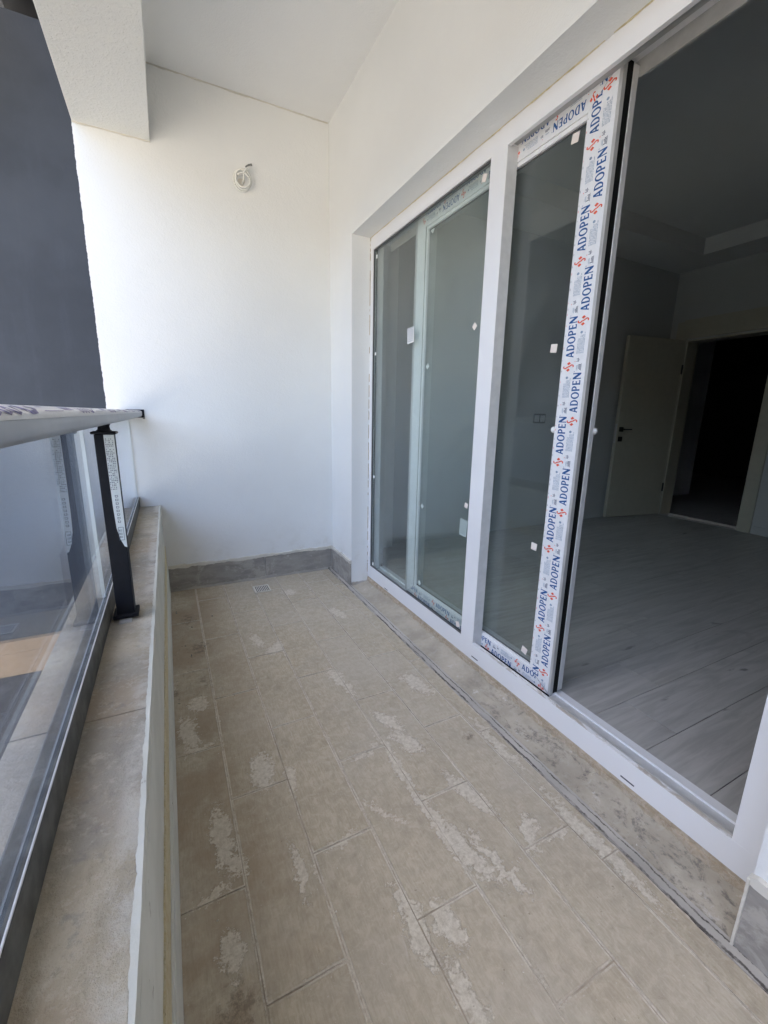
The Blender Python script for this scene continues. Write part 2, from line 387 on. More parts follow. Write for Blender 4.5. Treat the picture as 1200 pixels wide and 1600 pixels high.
# ---------------------------------------------------------------- key dimensions (metres)
WR, WF, YE = 1.007, 1.12, 2.811        # house wall plane, door frame face, end wall plane
YB = -2.3                              # far end of the balcony behind the camera
ZC = 2.777
LI, LO = -.071, -.283                  # parapet inner and outer face
ZL = .551
YO, ZO = 2.447, 2.076                  # opening in the house wall
YN = .268
ZF = .10; XR = 4.727; YL = 2.87; YR2 = -2.8; ZI = 2.53; XI = 1.262

# ---------------------------------------------------------------- balcony floor
fl = bx('balcony_floor', M_GROUT, None, LO, 1.262, YB, YE+.18, -.25, -.0024)
tag(fl, 'balcony floor of long taupe plank tiles with plaster dust smeared along the joints', None, None, 'structure')
cols = [(-.0695, .0775, .845), (.0775, .2435, .609), (.2435, .409, .85), (.409, .576, .606), (.576, .742, .86), (.742, .905, .62), (.905, .966, 1.01)]
tmesh = {}
rt = random.Random(3)
for ci, (x0, x1, j0) in enumerate(cols):
    L = .4955; k = math.floor((YB - j0)/L)
    while j0 + k*L < YE - .01:
        a = max(YB, j0+k*L) + .0016; b = min(YE-.002, j0+(k+1)*L) - .0016; k += 1
        if b - a < .02: continue
        key = (ci, round(b-a, 3))
        if key not in tmesh:
            bm = bmesh.new(); wd = x1-x0-.0028
            box(bm, -wd/2, wd/2, -(b-a)/2, (b-a)/2, -.0090, 0, bev=.0007)
            o = mesh_obj('tile', bm, M_TILE, fl); tmesh[key] = o.data
        else:
            o = bpy.data.objects.new('tile', tmesh[key]); C.objects.link(o); o.parent = fl
        o.location = ((x0+x1)/2 + rt.uniform(-.0006, .0006), (a+b)/2, rt.uniform(-.0009, .0004))
        o.rotation_euler = (rt.uniform(-.001, .001), rt.uniform(-.002, .002), rt.uniform(-.0015, .0015))
# mortar band and threshold
bm = bmesh.new(); pts = ragged(YB, YE-.003, .02, .968, .0022, 5)
prism(bm, [(p[1], p[0]) for p in pts] + [(1.0062, YE-.003), (1.0062, YB)], 2, -.0015, .0012)
mesh_obj('mortar_band', bm, M_FILLET, fl)
bm = bmesh.new()
rs = random.Random(77); NX, NY = 9, 90; grid = []
for i in range(NY+1):
    row = []
    for k in range(NX+1):
        x = 1.0068 + (1.1195-1.0068)*k/NX; y = .27 + (2.446-.27)*i/NY
        z = .0006 + .024*(k/NX)**1.6 + (rs.uniform(-.0012, .0012) if k else 0) + .003*math.sin(y*9+k)*(k/NX)
        row.append(bm.verts.new((x, y, z)))
    grid.append(row)
for i in range(NY):
    for k in range(NX): bm.faces.new((grid[i][k], grid[i][k+1], grid[i+1][k+1], grid[i+1][k]))
mesh_obj('threshold_screed', bm, M_SCREED, fl, True)
# grit and plaster crumbs
bm = bmesh.new(); rg = random.Random(11)
def crumb(bm, x, y, z, s):
    vv = [bm.verts.new((x+rg.uniform(-s, s), y+rg.uniform(-s, s), z+rg.uniform(0, s*1.1))) for _ in range(6)]
    bmesh.ops.convex_hull(bm, input=vv)
for (x, y) in [(-.04, 2.483), (-.036, 2.46), (.036, 2.355), (.139, 2.35), (.115, 2.151), (-.007, 2.072), (.076, 2.034), (.016, 1.969), (-.05, 1.78), (-.045, 1.62), (.03, 2.26)]:
    crumb(bm, x, y, .0, rg.uniform(.004, .0075))
for _ in range(150):
    x = -.06 + abs(rg.gauss(0, .07)); y = rg.uniform(1.5, 2.7); crumb(bm, x, y, 0, rg.uniform(.001, .0028))
tag(mesh_obj('dark_grit', bm, M_CABLED, None), 'dark grit scattered on the tiles beside the parapet near the drain', None, None, 'stuff')
bm = bmesh.new()
for _ in range(170):
    x = rg.uniform(-.06, 1.1); y = rg.uniform(.2, 2.75); crumb(bm, x, y, 0, rg.uniform(.0007, .0022))
for (x, y) in [(.01, .80), (.46, 1.45), (.83, 1.72), (.92, .47), (.25, .7), (1.04, .62), (1.02, .50)]: crumb(bm, x, y, 0, .004)
tag(mesh_obj('plaster_crumbs', bm, M_ROUGH, None), 'tiny white plaster crumbs strewn over the balcony tiles', None, None, 'stuff')

# drain
dr = empty('floor_drain', (.458, 2.618, .001)); tag(dr, 'small pale square floor drain grate clogged with mortar in front of the end wall', 'drain')
def loc_box(name, mat, parent, boxes, bev=0):
    return bx(name, mat, parent, bev=bev, boxes=boxes)
loc_box('drain_frame', M_ROUGH, dr, [(-.05, .05, -.055, -.047, 0, .005), (-.05, .05, .047, .055, 0, .005), (-.05, -.042, -.0468, .0468, 0, .0049), (.042, .05, -.0468, .0468, 0, .0049)])
loc_box('grate', M_ROUGH, dr, [(-.0415+.0083*i*1.25, -.0415+.0083*i*1.25+.005, -.0465, .0465, 0, .0035) for i in range(9)])
loc_box('sump', M_SLOT, dr, [(-.0418, .0418, -.0467, .0467, -.0006, .0008)])

# ---------------------------------------------------------------- end wall
bm = bmesh.new()
left = ragged(-.25, 3.0, .0065, LO-.002, .0013, 9)
prism(bm, [(p[1], p[0]) for p in left] + [(1.5, 3.0), (1.5, -.25)], 1, YE, YE+.17)
ew = mesh_obj('end_wall', bm, M_WALL, None); tag(ew, 'white painted end wall of the balcony with a coiled cable high on it', 'wall')
bx('skirting_tile', M_SKIRT, ew, -.0695, .5195, YE-.009, YE-.0005, .001, .150)
bx('skirting_tile', M_SKIRT, ew, .5225, WR-.010, YE-.009, YE-.0005, .001, .151)
bm = bmesh.new(); lo = ragged(-.07, WR-.002, .012, .151, .0035, 12); hi = ragged(WR-.002, -.07, .014, .171, .0035, 13)
prism(bm, [(a, b) for a, b in lo] + [(a, b) for a, b in hi], 1, YE-.0125, YE-.0003)
mesh_obj('plaster_edge', bm, M_ROUGH, ew)
bm = bmesh.new(); lo = ragged(-.07, WR-.012, .012, -.003, .002, 14); hi = ragged(WR-.012, -.07, .012, .012, .003, 15)
prism(bm, lo + hi, 1, YE-.016, YE-.0092)
mesh_obj('mortar_line', bm, M_FILLET, ew)

# ---------------------------------------------------------------- house wall (with the opening)
hw = bmesh.new()
# section beyond the opening, splayed reveal; above; near pillar (butted end to end)
prism(hw, [(WR, YO), (WR, YE-.0005), (XI, YE-.0005), (XI, 2.50), (WF+.075, 2.4585), (WF+.002, 2.4585), (WF+.002, 2.441)], 2, -.25, ZO)
prism(hw, [(WR, YN), (WF+.002, .296), (WF+.002, .285), (XI, .285), (XI, YB), (WR, YB)], 2, -.25, ZO)
prism(hw, [(WR, ZO), (WR, ZC+.1), (XI, ZC+.1), (XI, ZO+.012), (WF+.002, ZO+.012), (WF+.002, ZO-.002)], 1, YB, YE-.0005)
houw = mesh_obj('house_wall', hw, M_WALL, None); tag(houw, 'long white plastered house wall around the sliding door opening', 'wall')
bx('skirting_tile', M_SKIRT, houw, WR-.009, WR-.0005, YO+.002, YE-.0095, .001, .150)
bx('skirting_tile', M_SKIRT, houw, WR-.010, WR-.0005, -.34, YN+.0005, .001, .172)
bx('skirting_tile', M_SKIRT, houw, WR-.010, WR-.0005, YB, -.343, .001, .171)
for a, b, s, zz in ((YO-.002, YE-.012, 21, .151), (YB, YN+.003, 22, .173)):
    bm = bmesh.new(); lo = ragged(a, b, .012, zz, .003, s); hi = ragged(b, a, .014, zz+.02, .004, s+50)
    prism(bm, lo+hi, 0, WR-.0135, WR-.0003); mesh_obj('plaster_edge', bm, M_ROUGH, houw)
bm = bmesh.new(); pz = ragged(.005, .185, .008, WR-.016, .0012, 31)
prism(bm, [(p[1], p[0]) for p in pz] + [(WR-.0102, .185), (WR-.0102, .005)], 1, YN-.001, YN+.004)
mesh_obj('mortar_drip', bm, M_ROUGH, houw)
# dirty mortar at the foot of the far reveal
bm = bmesh.new(); hi = ragged(1.115, WR-.004, .01, .016, .004, 33)
prism(bm, [(WR-.004, -.002), (1.115, -.002)] + hi, 1, YO-.014, YO-.002); mesh_obj('mortar_line', bm, M_FILLET, houw)

# ---------------------------------------------------------------- ceiling, beam
cl = bx('balcony_ceiling', M_CEIL, None, LO, WR, YB, YE, ZC, ZC+.12); tag(cl, 'pale grey balcony ceiling', None, None, 'structure')
bm = bmesh.new(); box(bm, LO, .046, YB, YE-.0005, 2.439, ZC-.0005, bev=.004)
bmo = mesh_obj('ceiling_beam', bm, M_BEAM, None); tag(bmo, 'white beam with coarse stippled plaster running along the outer edge of the ceiling', 'beam')
bm = bmesh.new()
for (a0, a1, bz, s) in ((LO, .046, 2.439, 41), (.05, 1.0, ZC, 42)):
    pts = ragged(a0, a1, .02, bz-.004, .0016, s)
    prism(bm, pts + [(a1, bz+.0), (a0, bz+.0)], 1, YE-.006, YE-.0004)
mesh_obj('caulk_line', bm, M_ROUGH, ew)

# ---------------------------------------------------------------- parapet
pp = bx('parapet_wall', M_PARAPET, None, LO+.004, LI, YB, YE-.0005, -.35, ZL-.026); tag(pp, 'low cream parapet wall with a stone ledge under the glass railing', 'parapet')
for a, b in ((.8295, YE-.001), (-.42, .8265), (-1.67, -.423), (YB, -1.673)):
    bm = bmesh.new(); box(bm, LO, -.0775, a, b, ZL-.0255, ZL, bev=.0015); mesh_obj('ledge_stone', bm, M_LEDGE, pp)
bm = bmesh.new(); inn = ragged(YB, YE-.001, .005, -.0792, .0009, 51); ou = ragged(YE-.001, YB, .02, LI-.001, .0006, 52)
prism(bm, [(p[1], p[0]) for p in inn] + [(p[1], p[0]) for p in ou], 2, ZL-.0258, ZL+.0022)
mesh_obj('plaster_lip', bm, M_PARAPET, pp)
bm = bmesh.new(); lo = ragged(YB, YE-.02, .009, .206, .003, 53); hi = ragged(YE-.02, YB, .009, .300, .004, 54)
prism(bm, lo+hi, 0, LI+.0002, LI+.0035); mesh_obj('rough_plaster_band', bm, M_YEL, pp)
bx('corner_bead', M_PARAPET, pp, LI+.0002, LI+.006, YB, YE-.012, .166, .200, bev=.001)
for a, b in ((2.2, YE-.011), (1.6, 2.197), (1.0, 1.597), (.4, .997), (-.2, .397), (-.8, -.203), (YB, -.803)):
    bx('skirting_tile', M_PARAPET, pp, LI+.0002, LI+.0075, a, b, .001, .158, bev=.0008)

# ---------------------------------------------------------------- glass railing
rl = empty('glass_railing', (-.19, 1.25, ZL)); off = Vector((-.19, 1.25, ZL))
tag(rl, 'glass balcony railing with a film-wrapped grey handrail and one black post on the stone ledge', 'railing')
def rel(o, base=off):
    o.location = (o.location[0]-base.x, o.location[1]-base.y, o.location[2]-base.z); return o
rel(bx('bottom_channel', M_CHAN, rl, -.206, -.176, YB, YE-.001, ZL, .610, bev=.001))
rel(bx('glazing_gasket', M_ALUL, rl, -.1790, -.1764, YB, YE-.001, .6103, .6128, bev=.0008))
for a, b in ((1.274, YE-.006), (-1.2, 1.268)):
    g_ = rel(bx('glass_pane', M_RGLASS, rl, -.191, -.183, a, b, .6105, 1.066))
    for y in (a-.0002, b+.0002):
        e_ = bx('glass_edge', M_EDGE if b > 2 or y > 1 else M_EDGE, g_, -.1908, -.1832, y-.0006, y+.0006, .6148, 1.064)
bm = bmesh.new()   # handrail: flattened oval tube
n = 28
def oval(bm, cx, cz, rx, rz, y0, y1, t0=0, t1=2*math.pi, closed=True, seg=28):
    P0 = []; P1 = []
    for k in range(seg + (0 if closed else 1)):
        t = t0 + (t1-t0)*k/seg; c, s = math.cos(t), math.sin(t)
        x = cx + rx*math.copysign(abs(c)**.45, c); z = cz + rz*math.copysign(abs(s)**.55, s)
        P0.append(bm.verts.new((x, y0, z))); P1.append(bm.verts.new((x, y1, z)))
    m = len(P0)
    for k in range(m if closed else m-1):
        j = (k+1) % m; bm.faces.new((P0[k], P0[j], P1[j], P1[k]))
    if closed: bm.faces.new(P0[::-1]); bm.faces.new(P1)
HX, HZ = -.176, 1.0835
oval(bm, HX, HZ, .060, .0195, YB, YE-.006)
hr = rel(mesh_obj('handrail', bm, M_RAIL, rl, True))
bm = bmesh.new(); oval(bm, HX, HZ, .0608, .0205, YB, 2.79, R(8), R(172), False, 20)
hf = mesh_obj('protective_film', bm, M_FILM3, hr, True)
# film prints: loops, hooks and small lines, purely illegible marks
bm = bmesh.new(); rp = random.Random(5)
def onfilm(y, s):    # s: 0 (side) .. 1 (top) on the inner curve of the film
    t = R(10 + s*60); c, q = math.cos(t), math.sin(t)
    return Vector((HX + .0614*abs(c)**.45, y, HZ + .0211*abs(q)**.55))
def stroke(pts, w_, bm=bm):
    prev = None
    for i, (y, s) in enumerate(pts):
        y1, s1 = pts[min(i+1, len(pts)-1)]; y0, s0 = pts[max(0, i-1)]
        dx, dy = (y1-y0), (s1-s0)*.05; L = math.hypot(dx, dy) or 1e-6; nx, ny = -dy/L, dx/L
        a = bm.verts.new(onfilm(y+nx*w_, s+ny*w_/.05)); b = bm.verts.new(onfilm(y-nx*w_, s-ny*w_/.05))
        if prev: bm.faces.new((prev[0], a, b, prev[1]))
        prev = (a, b)
y = .43
while y < 2.5:
    for k in range(3):     # hump letters
        yy = y + k*.028
        stroke([(yy, .75), (yy+.004, .35), (yy+.012, .18), (yy+.020, .3), (yy+.024, .72)], .0034)
    stroke([(y+.095, .8), (y+.10, .5), (y+.112, .25), (y+.13, .3), (y+.14, .55), (y+.137, .8)], .0062)
    stroke([(y+.17, .35), (y+.27, .35)], .0014); stroke([(y+.175, .75), (y+.20, .75)], .002)
    for k in range(6):
        q = y + .29 + k*.011; stroke([(q, .45), (q+.004, .8), (q+.008, .45)], .002)
    y += .40
tag(mesh_obj('film_print', bm, M_INKP, hr), None, None, None, 'stuff')
rel(bx('end_bracket', M_POST, rl, HX-.02, HX+.070, YE-.006, YE-.001, 1.062, 1.107, bev=.001))
bm = bmesh.new(); bmesh.ops.create_uvsphere(bm, u_segments=10, v_segments=6, radius=.006)
for v in bm.verts: v.co += Vector((HX+.066, YE-.009, 1.060))
rel(mesh_obj('screw', bm, M_CABLED, rl, True))
# post
po = rel(bx('post', M_POST, rl, -.1605, -.1185, 1.25, 1.292, ZL+.010, 1.042, bev=.002))
bx('post_cap', M_POST, po, -.1665, -.1125, 1.244, 1.298, 1.0423, 1.0485, bev=.002)
bm = bmesh.new(); tube(bm, [(-.1395, 1.271, 1.0487), (-.1395, 1.271, 1.053), (-.1395, 1.271, 1.060), (-.1395, 1.271, 1.072)], [.019, .014, .0125, .016], 16)
mesh_obj('post_neck', bm, M_POST, po, True)
bx('base_flange', M_POST, po, -.1690, -.1100, 1.241, 1.301, ZL+.006, ZL+.0165, bev=.002)
bx('shim', M_ALU, po, -.155, -.126, 1.222, 1.262, ZL+.0004, ZL+.004)
bm = bmesh.new()
pts = [(-.1400, 1.041), (-.1180, 1.041), (-.1180, .752), (-.1235, .755), (-.131, .775), (-.1365, .805), (-.1385, .86)]
prism(bm, pts, 1, 1.2485, 1.2497)
pf = mesh_obj('protective_film', bm, M_FILM2, po)
bm = bmesh.new()
def pm(x, z, w_, h): box(bm, x, x+w_, 1.2478, 1.2484, z, z+h)
for r_ in range(34):
    z = 1.03 - r_*.0043
    if r_ < 30:
        for cx_ in range(5):
            if rp.random() < .75: pm(-.1378+cx_*.0036+rp.uniform(-.0003, .0003), z, rp.uniform(.0012, .0026), .0019)
for r_ in range(8):     # square-ish compound marks
    z = .885 - r_*.0095; x = -.1315
    pm(x, z, .0012, .006); pm(x+.0015, z, .004, .0011); pm(x+.0015, z+.0045, .003, .0011); pm(x+.0052, z+.0012, .0011, .0045)
pm(-.133, .806, .0115, .0009); pm(-.133, .772, .0115, .0009); pm(-.1334, .772, .0009, .034); pm(-.1222, .772, .0009, .034)
for r_ in range(3): pm(-.1305, .779+r_*.0085, .006, .001); pm(-.1305, .782+r_*.0085, .006, .001); pm(-.1315, .779+r_*.0085, .001, .0045)
tag(mesh_obj('film_print', bm, M_INKK, pf), None, None, None, 'stuff')

# ---------------------------------------------------------------- sliding door frame (fixed in the opening)
fr = empty('sliding_door_frame', (WF, 1.37, .03)); tag(fr, 'white outer frame of the balcony sliding door, centre mullion and one fixed pane at the far side', 'door frame')
fo = Vector((WF, 1.37, .03))
def F(o): return rel(o, fo)
FY0, FY1, FZ0, FZ1 = .297, 2.440, .052, 2.073
IY0, IY1, IZ0, IZ1 = .350, 2.408, .131, 2.006
XB = 1.2415
# sill: face, lip, channel, inner step
bm = bmesh.new()
prism(bm, [(WF, FZ0), (WF, IZ0), (WF+.014, IZ0), (WF+.014, .096), (WF+.042, .096), (WF+.042, .106), (WF+.078, .106), (WF+.078, .114), (WF+.083, .114), (WF+.083, .104), (XB, .104), (XB, FZ0)], 1, FY0, FY1)
sill = F(mesh_obj('sill', bm, M_PVC, fr))
bm = bmesh.new(); e1 = ragged(IY0, 1.33, .012, WF+.0135, .0016, 61)
prism(bm, [(WF-.0006, IY0), (WF-.0006, 1.33)] + [(p[1], p[0]) for p in e1[::-1]], 2, IZ0+.0002, IZ0+.0016)
mesh_obj('sill_edge', bm, M_LIP, sill)
bx('track_groove', M_SLOT, sill, WF+.0145, WF+.0415, IY0, IY1, .0963, .0972)
bx('track_dark_strip', M_GASK, sill, WF+.034, WF+.0418, IY0, IY1, .0974, .1062)  # dark strip along the inner side of the groove
bx('track_strip', M_ALUL, sill, WF+.0425, WF+.0775, IY0, .94, .1063, .1078, bev=.0004)
for y, z in ((.603, .068), (1.33-.02, .070), (2.168, .052+.008)):
    bx('drain_slot', M_SLOT, sill, WF-.0006, WF+.0002, y-.021, y+.021, z-.0022, z+.0022)
bm = bmesh.new()
prism(bm, [(WF, IZ1), (WF, FZ1), (XB, FZ1), (XB, IZ1+.048), (WF+.014, IZ1+.048), (WF+.014, IZ1)], 1, FY0, FY1)
F(mesh_obj('head', bm, M_PVC, fr))
F(bx('head_track', M_ALU, fr, WF+.030, WF+.0470, IY0, IY1, IZ1+.012, IZ1+.0476))
F(bx('head_track', M_ALU, fr, WF+.1125, XB-.002, IY0, IY1, IZ1+.006, IZ1+.0476))
F(bx('jamb', M_PVC, fr, WF+.0004, XB, FY0+.0004, IY0, .1065, IZ1+.047, bev=.001))
F(bx('jamb', M_PVC, fr, WF+.0004, WF+.068, IY1, FY1-.0004, .1065, IZ1+.047, bev=.001))
# near jamb: visible mitred foot, a shade proud
F(bx('mullion', M_PVC, fr, WF-.0008, WF+.047, 1.33, 1.415, IZ0-.026, IZ1+.010, bev=.0012))
F(bx('mullion_shade_plate', M_PVCG, fr, WF+.0006, WF+.0468, 1.3288, 1.3300, IZ0-.02, IZ1+.004))  # thin grey plate paints the shaded tone of the mullion's near side
# fixed pane, beads
px0, px1 = WF+.0125, WF+.0185
fp = F(bx('glass_pane', M_GLASS, fr, px0, px1, 1.415, IY1-.0005, IZ0+.0003, IZ1-.0005))
for b in ((WF+.004, WF+.012, IY1-.006, IY1-.0004, IZ0, IZ1-.001), (WF+.004, WF+.012, 1.4153, 1.421, IZ0, IZ1-.001), (WF+.0042, WF+.0118, 1.4213, IY1-.0063, IZ1-.007, IZ1-.0011), (WF+.0042, WF+.0118, 1.4213, IY1-.0063, IZ0+.0002, IZ0+.005)):
    F(bx('gasket', M_GASK, fr, *b))
F(bx('shaded_jamb_trim', M_GASK, fr, px1+.001, px1+.004, IY1-.012, IY1-.0006, IZ0+.002, IZ1-.002))  # dark grey paints in the shade on the weakly lit jamb side
# foam and cement under the sill
bm = bmesh.new(); f1 = ragged(FY0, FY1, .012, WF-.006, .0035, 62)
prism(bm, [(p[1], p[0]) for p in f1] + [(WF+.0, FY1), (WF+.0, FY0)], 2, .012, .040)
F(mesh_obj('foam_strip', bm, M_FOAM, fr))
F(bx('foam_strip', M_FOAM, fr, WF+.0002, XB-.02, FY0, FY1, -.004, FZ0-.0003))
bm = bmesh.new(); f1 = ragged(.06, FZ1, .012, FY1+.001, .0012, 63)
prism(bm, [(p[1], p[0]) for p in f1] + [(FY1+.006, FZ1), (FY1+.006, .06)], 0, WF-.004, WF+.0005)
F(mesh_obj('foam_strip', bm, M_FOAM, fr))
bm = bmesh.new(); f1 = ragged(FY0, FY1, .012, FZ1-.001, .0012, 64)
prism(bm, f1 + [(FY1, FZ1+.004), (FY0, FZ1+.004)], 0, WF-.003, WF+.0005)
F(mesh_obj('foam_strip', bm, M_YEL, fr))
def sticker(parent, x, y, z, sy, sz, rot, mat, name='sticker', label=None):
    bm = bmesh.new(); box(bm, -.0004, .0004, -sy/2, sy/2, -sz/2, sz/2)
    o = mesh_obj(name, bm, mat, parent); o.location = (x, y, z); o.rotation_euler = (R(rot), 0, 0)
    if label: o['label'] = label
    return o
for (y, z, s, r_) in ((1.462, 1.965, .026, 20), (1.467, 1.452, .022, 45), (1.450, .725, .022, 12), (1.459, .160, .026, 70),
                      (2.385, 1.965, .018, 10), (2.385, 1.450, .018, 8), (2.385, .725, .018, 30), (2.385, .150, .020, 5)):
    sticker(fp, px0-.0006, y, z, s, s, r_, M_STK if y < 2 else M_STKW)
lab = sticker(fp, px0-.0006, 1.977, 1.493, .066, .074, -3, M_STKW, 'paper_label', 'white printed paper label on the fixed pane')
def label_print(parent, w_, h, seed):
    bm = bmesh.new(); q = random.Random(seed)
    for i in range(8):
        z = h*.42 - i*h*.115; a = -w_*.42
        while a < w_*.38:
            b = min(w_*.42, a + q.uniform(.003, .012)); box(bm, -.0009, -.0006, -b, -a, z, z+h*.04); a = b + .002
    tag(mesh_obj('label_print', bm, M_INKK, parent), None, None, None, 'stuff')
label_print(lab, .066, .074, 1)
lab2 = sticker(fp, px1+.0006, 1.470, .620, .05, .075, 4, M_STKW, 'paper_label', 'white printed paper label low beside the mullion')
label_print(lab2, .05, .075, 2)

# ---------------------------------------------------------------- sliding sash with printed film
sh = empty('sliding_door_sash', (1.15, 1.44, .122)); so = Vector((1.15, 1.44, .122))
tag(sh, 'half open sliding glass door sash wrapped in white film with repeated blue lettering', 'sliding door')
def S(o): return rel(o, so)
SX0, SX1 = 1.168, 1.232
SY0, SY1, SZ0, SZ1 = .943, 2.000, .1085, 2.045
IYa, IYb, IZa, IZb = 1.045, 1.925, .166, 1.966
for nm, b in (('stile', (SX0, SX0+.0155, SY0, IYa, SZ0, SZ1)), ('stile', (SX0, SX0+.0155, IYb, SY1, SZ0, SZ1)),
              ('rail', (SX0, SX0+.0154, IYa+.0002, IYb-.0002, SZ0, IZa)), ('rail', (SX0, SX0+.0154, IYa+.0002, IYb-.0002, IZb, SZ1))):
    S(bx(nm, M_ALU if nm == 'stile' else M_PVC, sh, *b, bev=.001))
# inner half of the profile: black gasket groove then inner aluminium strip
S(bx('gasket_groove', M_BLACK, sh, SX0+.0157, SX0+.043, SY0+.004, IYa-.004, SZ0+.004, SZ1-.002))
S(bx('inner_stile', M_ALUL, sh, SX0+.0432, SX1, SY0+.001, IYa-.002, SZ0+.012, SZ1-.006, bev=.0015))
S(bx('inner_stile', M_ALUL, sh, SX0+.0157, SX1, IYb+.001, SY1+.004, SZ0+.002, SZ1-.002, bev=.0015))
S(bx('inner_rail', M_ALUL, sh, SX0+.0156, SX1-.001, IYa-.0018, IYb+.0008, SZ0+.003, IZa-.002))
S(bx('inner_rail', M_ALUL, sh, SX0+.0156, SX1-.001, IYa-.0018, IYb+.0008, IZb+.002, SZ1-.003))
S(bx('interlock_strip', M_ALUL, sh, SX0-.001, SX0+.0156, SY1+.0003, SY1+.006, SZ0, SZ1))
S(bx('interlock_strip', M_BLACK, sh, SX0+.002, SX0+.0150, SY1+.0062, SY1+.0105, SZ0, SZ1))
S(bx('interlock_strip', M_ALUL, sh, SX0+.000, SX0+.0156, SY1+.0107, SY1+.0165, SZ0, SZ1))
S(bx('gap_shade_strip', M_BLACK, sh, SX0-.0018, SX0+.012, SY0+.002, SY1-.002, SZ0-.002, SZ0+.0045))  # black strip painted in as the dark gap below the sash
S(bx('gap_shade_strip', M_BLACK, sh, SX0-.0018, SX0+.012, SY0+.002, SY1-.002, SZ1-.004, SZ1+.002))  # black strip painted in as the dark gap along the head
sg = S(bx('glass_pane', M_GLASS, sh, SX0+.0165, SX0+.0225, IYa-.0015, IYb+.0008, IZa-.0018, IZb+.0018))
for b in ((SX0+.004, SX0+.0163, IYa+.0002, IYa+.006, IZa+.0002, IZb-.0002), (SX0+.004, SX0+.0163, IYb-.012, IYb-.0002, IZa+.0002, IZb-.0002)):
    S(bx('glazing_bead', M_PVC, sh, *b, bev=.001))
for b in ((SX0+.004, SX0+.0162, IYa+.0063, IYb-.0123, IZa+.0003, IZa+.010), (SX0+.004, SX0+.0162, IYa+.0063, IYb-.0123, IZb-.014, IZb-.0003)):
    S(bx('glazing_bead', M_PVC, sh, *b, bev=.001))
S(bx('gasket', M_GASK, sh, SX0+.012, SX0+.0164, IYa+.0063, IYb-.0123, IZa+.0102, IZa+.0135))
S(bx('gasket', M_GASK, sh, SX0+.012, SX0+.0164, IYa+.0063, IYb-.0123, IZb-.0175, IZb-.0142))
for (y, z, r_) in ((1.098, 1.932, 8), (1.100, 1.329, 6), (1.100, .634, 3), (1.097, .209, 15)):
    sticker(sg, SX0+.0160, y, z, .027, .027, r_, M_STK)
for (y, z) in ((1.890, 1.945), (1.890, 1.341), (1.890, .631), (1.890, .195)):
    sticker(sg, SX0+.0160, y, z, .022, .022, 45, M_STKW)
for x, y in ((SX0+.006, IYa+.010), (SX1+.004, SY0+.002)):
    bm = bmesh.new(); bmesh.ops.create_uvsphere(bm, u_segments=14, v_segments=8, radius=.011)
    for v in bm.verts: v.co = Vector((x+v.co.x*.8, y+v.co.y, 1.062+v.co.z))
    S(mesh_obj('handle_knob', bm, M_KNOB if x < SX0+.01 else M_ALU, sh, True))
# film sheets (mitred at the corners)
def film(name, pts):
    bm = bmesh.new(); prism(bm, pts, 0, SX0-.0006, SX0-.0001); return S(mesh_obj(name, bm, M_FILM, sh))
e = .0015
FX = SX0-.0009
f_st = film('protective_film', [(.957, SZ0+.0150), (IYa, IZa), (IYa, IZb), (.957, SZ1-.0150), (.953, SZ1-.011), (.9525, SZ0+.011)])
f_lo = film('protective_film', [(SY0+e+.0035, SZ0+e), (SY1-e, SZ0+e), (IYb+.0, IZa), (IYa+.001, IZa)])
f_hi = film('protective_film', [(SY0+e+.0035, SZ1-e), (IYa+.001, IZb), (IYb, IZb), (SY1-e, SZ1-e)])
f_l2 = film('protective_film', [(SY1-e, SZ0+e+.002), (SY1-e, SZ1-e-.002), (IYb+.001, IZb), (IYb+.001, IZa)])
# letter outlines with thick stems and flared feet
def arc(cx, cy, rx, ry, a0, a1, n=10): return [(cx+rx*math.cos(R(a0+(a1-a0)*i/n)), cy+ry*math.sin(R(a0+(a1-a0)*i/n))) for i in range(n+1)]
GL = {
 'A': (1.0, [[(-.03, 0), (.29, 0), (.25, .05), (.29, .21), (.60, .21), (.64, .05), (.60, 0), (1.03, 0), (.94, .06), (.61, 1), (.37, 1), (.07, .06)], [(.345, .37), (.57, .37), (.455, .74)]]),
 'D': (.98, [[(0, 0)] + arc(.40, .5, .52, .5, -90, 90, 14) + [(0, 1), (.06, .93), (.06, .07)], [(.30, .12)] + arc(.38, .5, .30, .38, -90, 90, 12) + [(.30, .88)]]),
 'O': (1.10, [arc(.54, .5, .54, .52, 0, 345, 23), arc(.54, .5, .29, .39, 0, 345, 23)]),
 'P': (.84, [[(0, 0), (.36, 0), (.30, .07), (.30, .38)] + arc(.42, .69, .38, .31, -90, 90, 12) + [(0, 1), (.06, .93), (.06, .07)], [(.30, .51)] + arc(.38, .69, .18, .18, -90, 90, 8) + [(.30, .87)]]),
 'E': (.80, [[(0, 0), (.70, 0), (.76, .24), (.64, .15), (.30, .13), (.30, .44), (.54, .44), (.60, .36), (.60, .66), (.54, .57), (.30, .57), (.30, .87), (.60, .86), (.70, .76), (.68, 1), (0, 1), (.06, .93), (.06, .07)]]),
 'N': (1.05, [[(0, 0), (.26, 0), (.20, .07), (.20, .62), (.76, 0), (.97, 0), (.97, .93), (1.03, 1), (.76, 1), (.81, .93), (.81, .40), (.27, 1), (0, 1), (.06, .92), (.06, .07)]]),
}
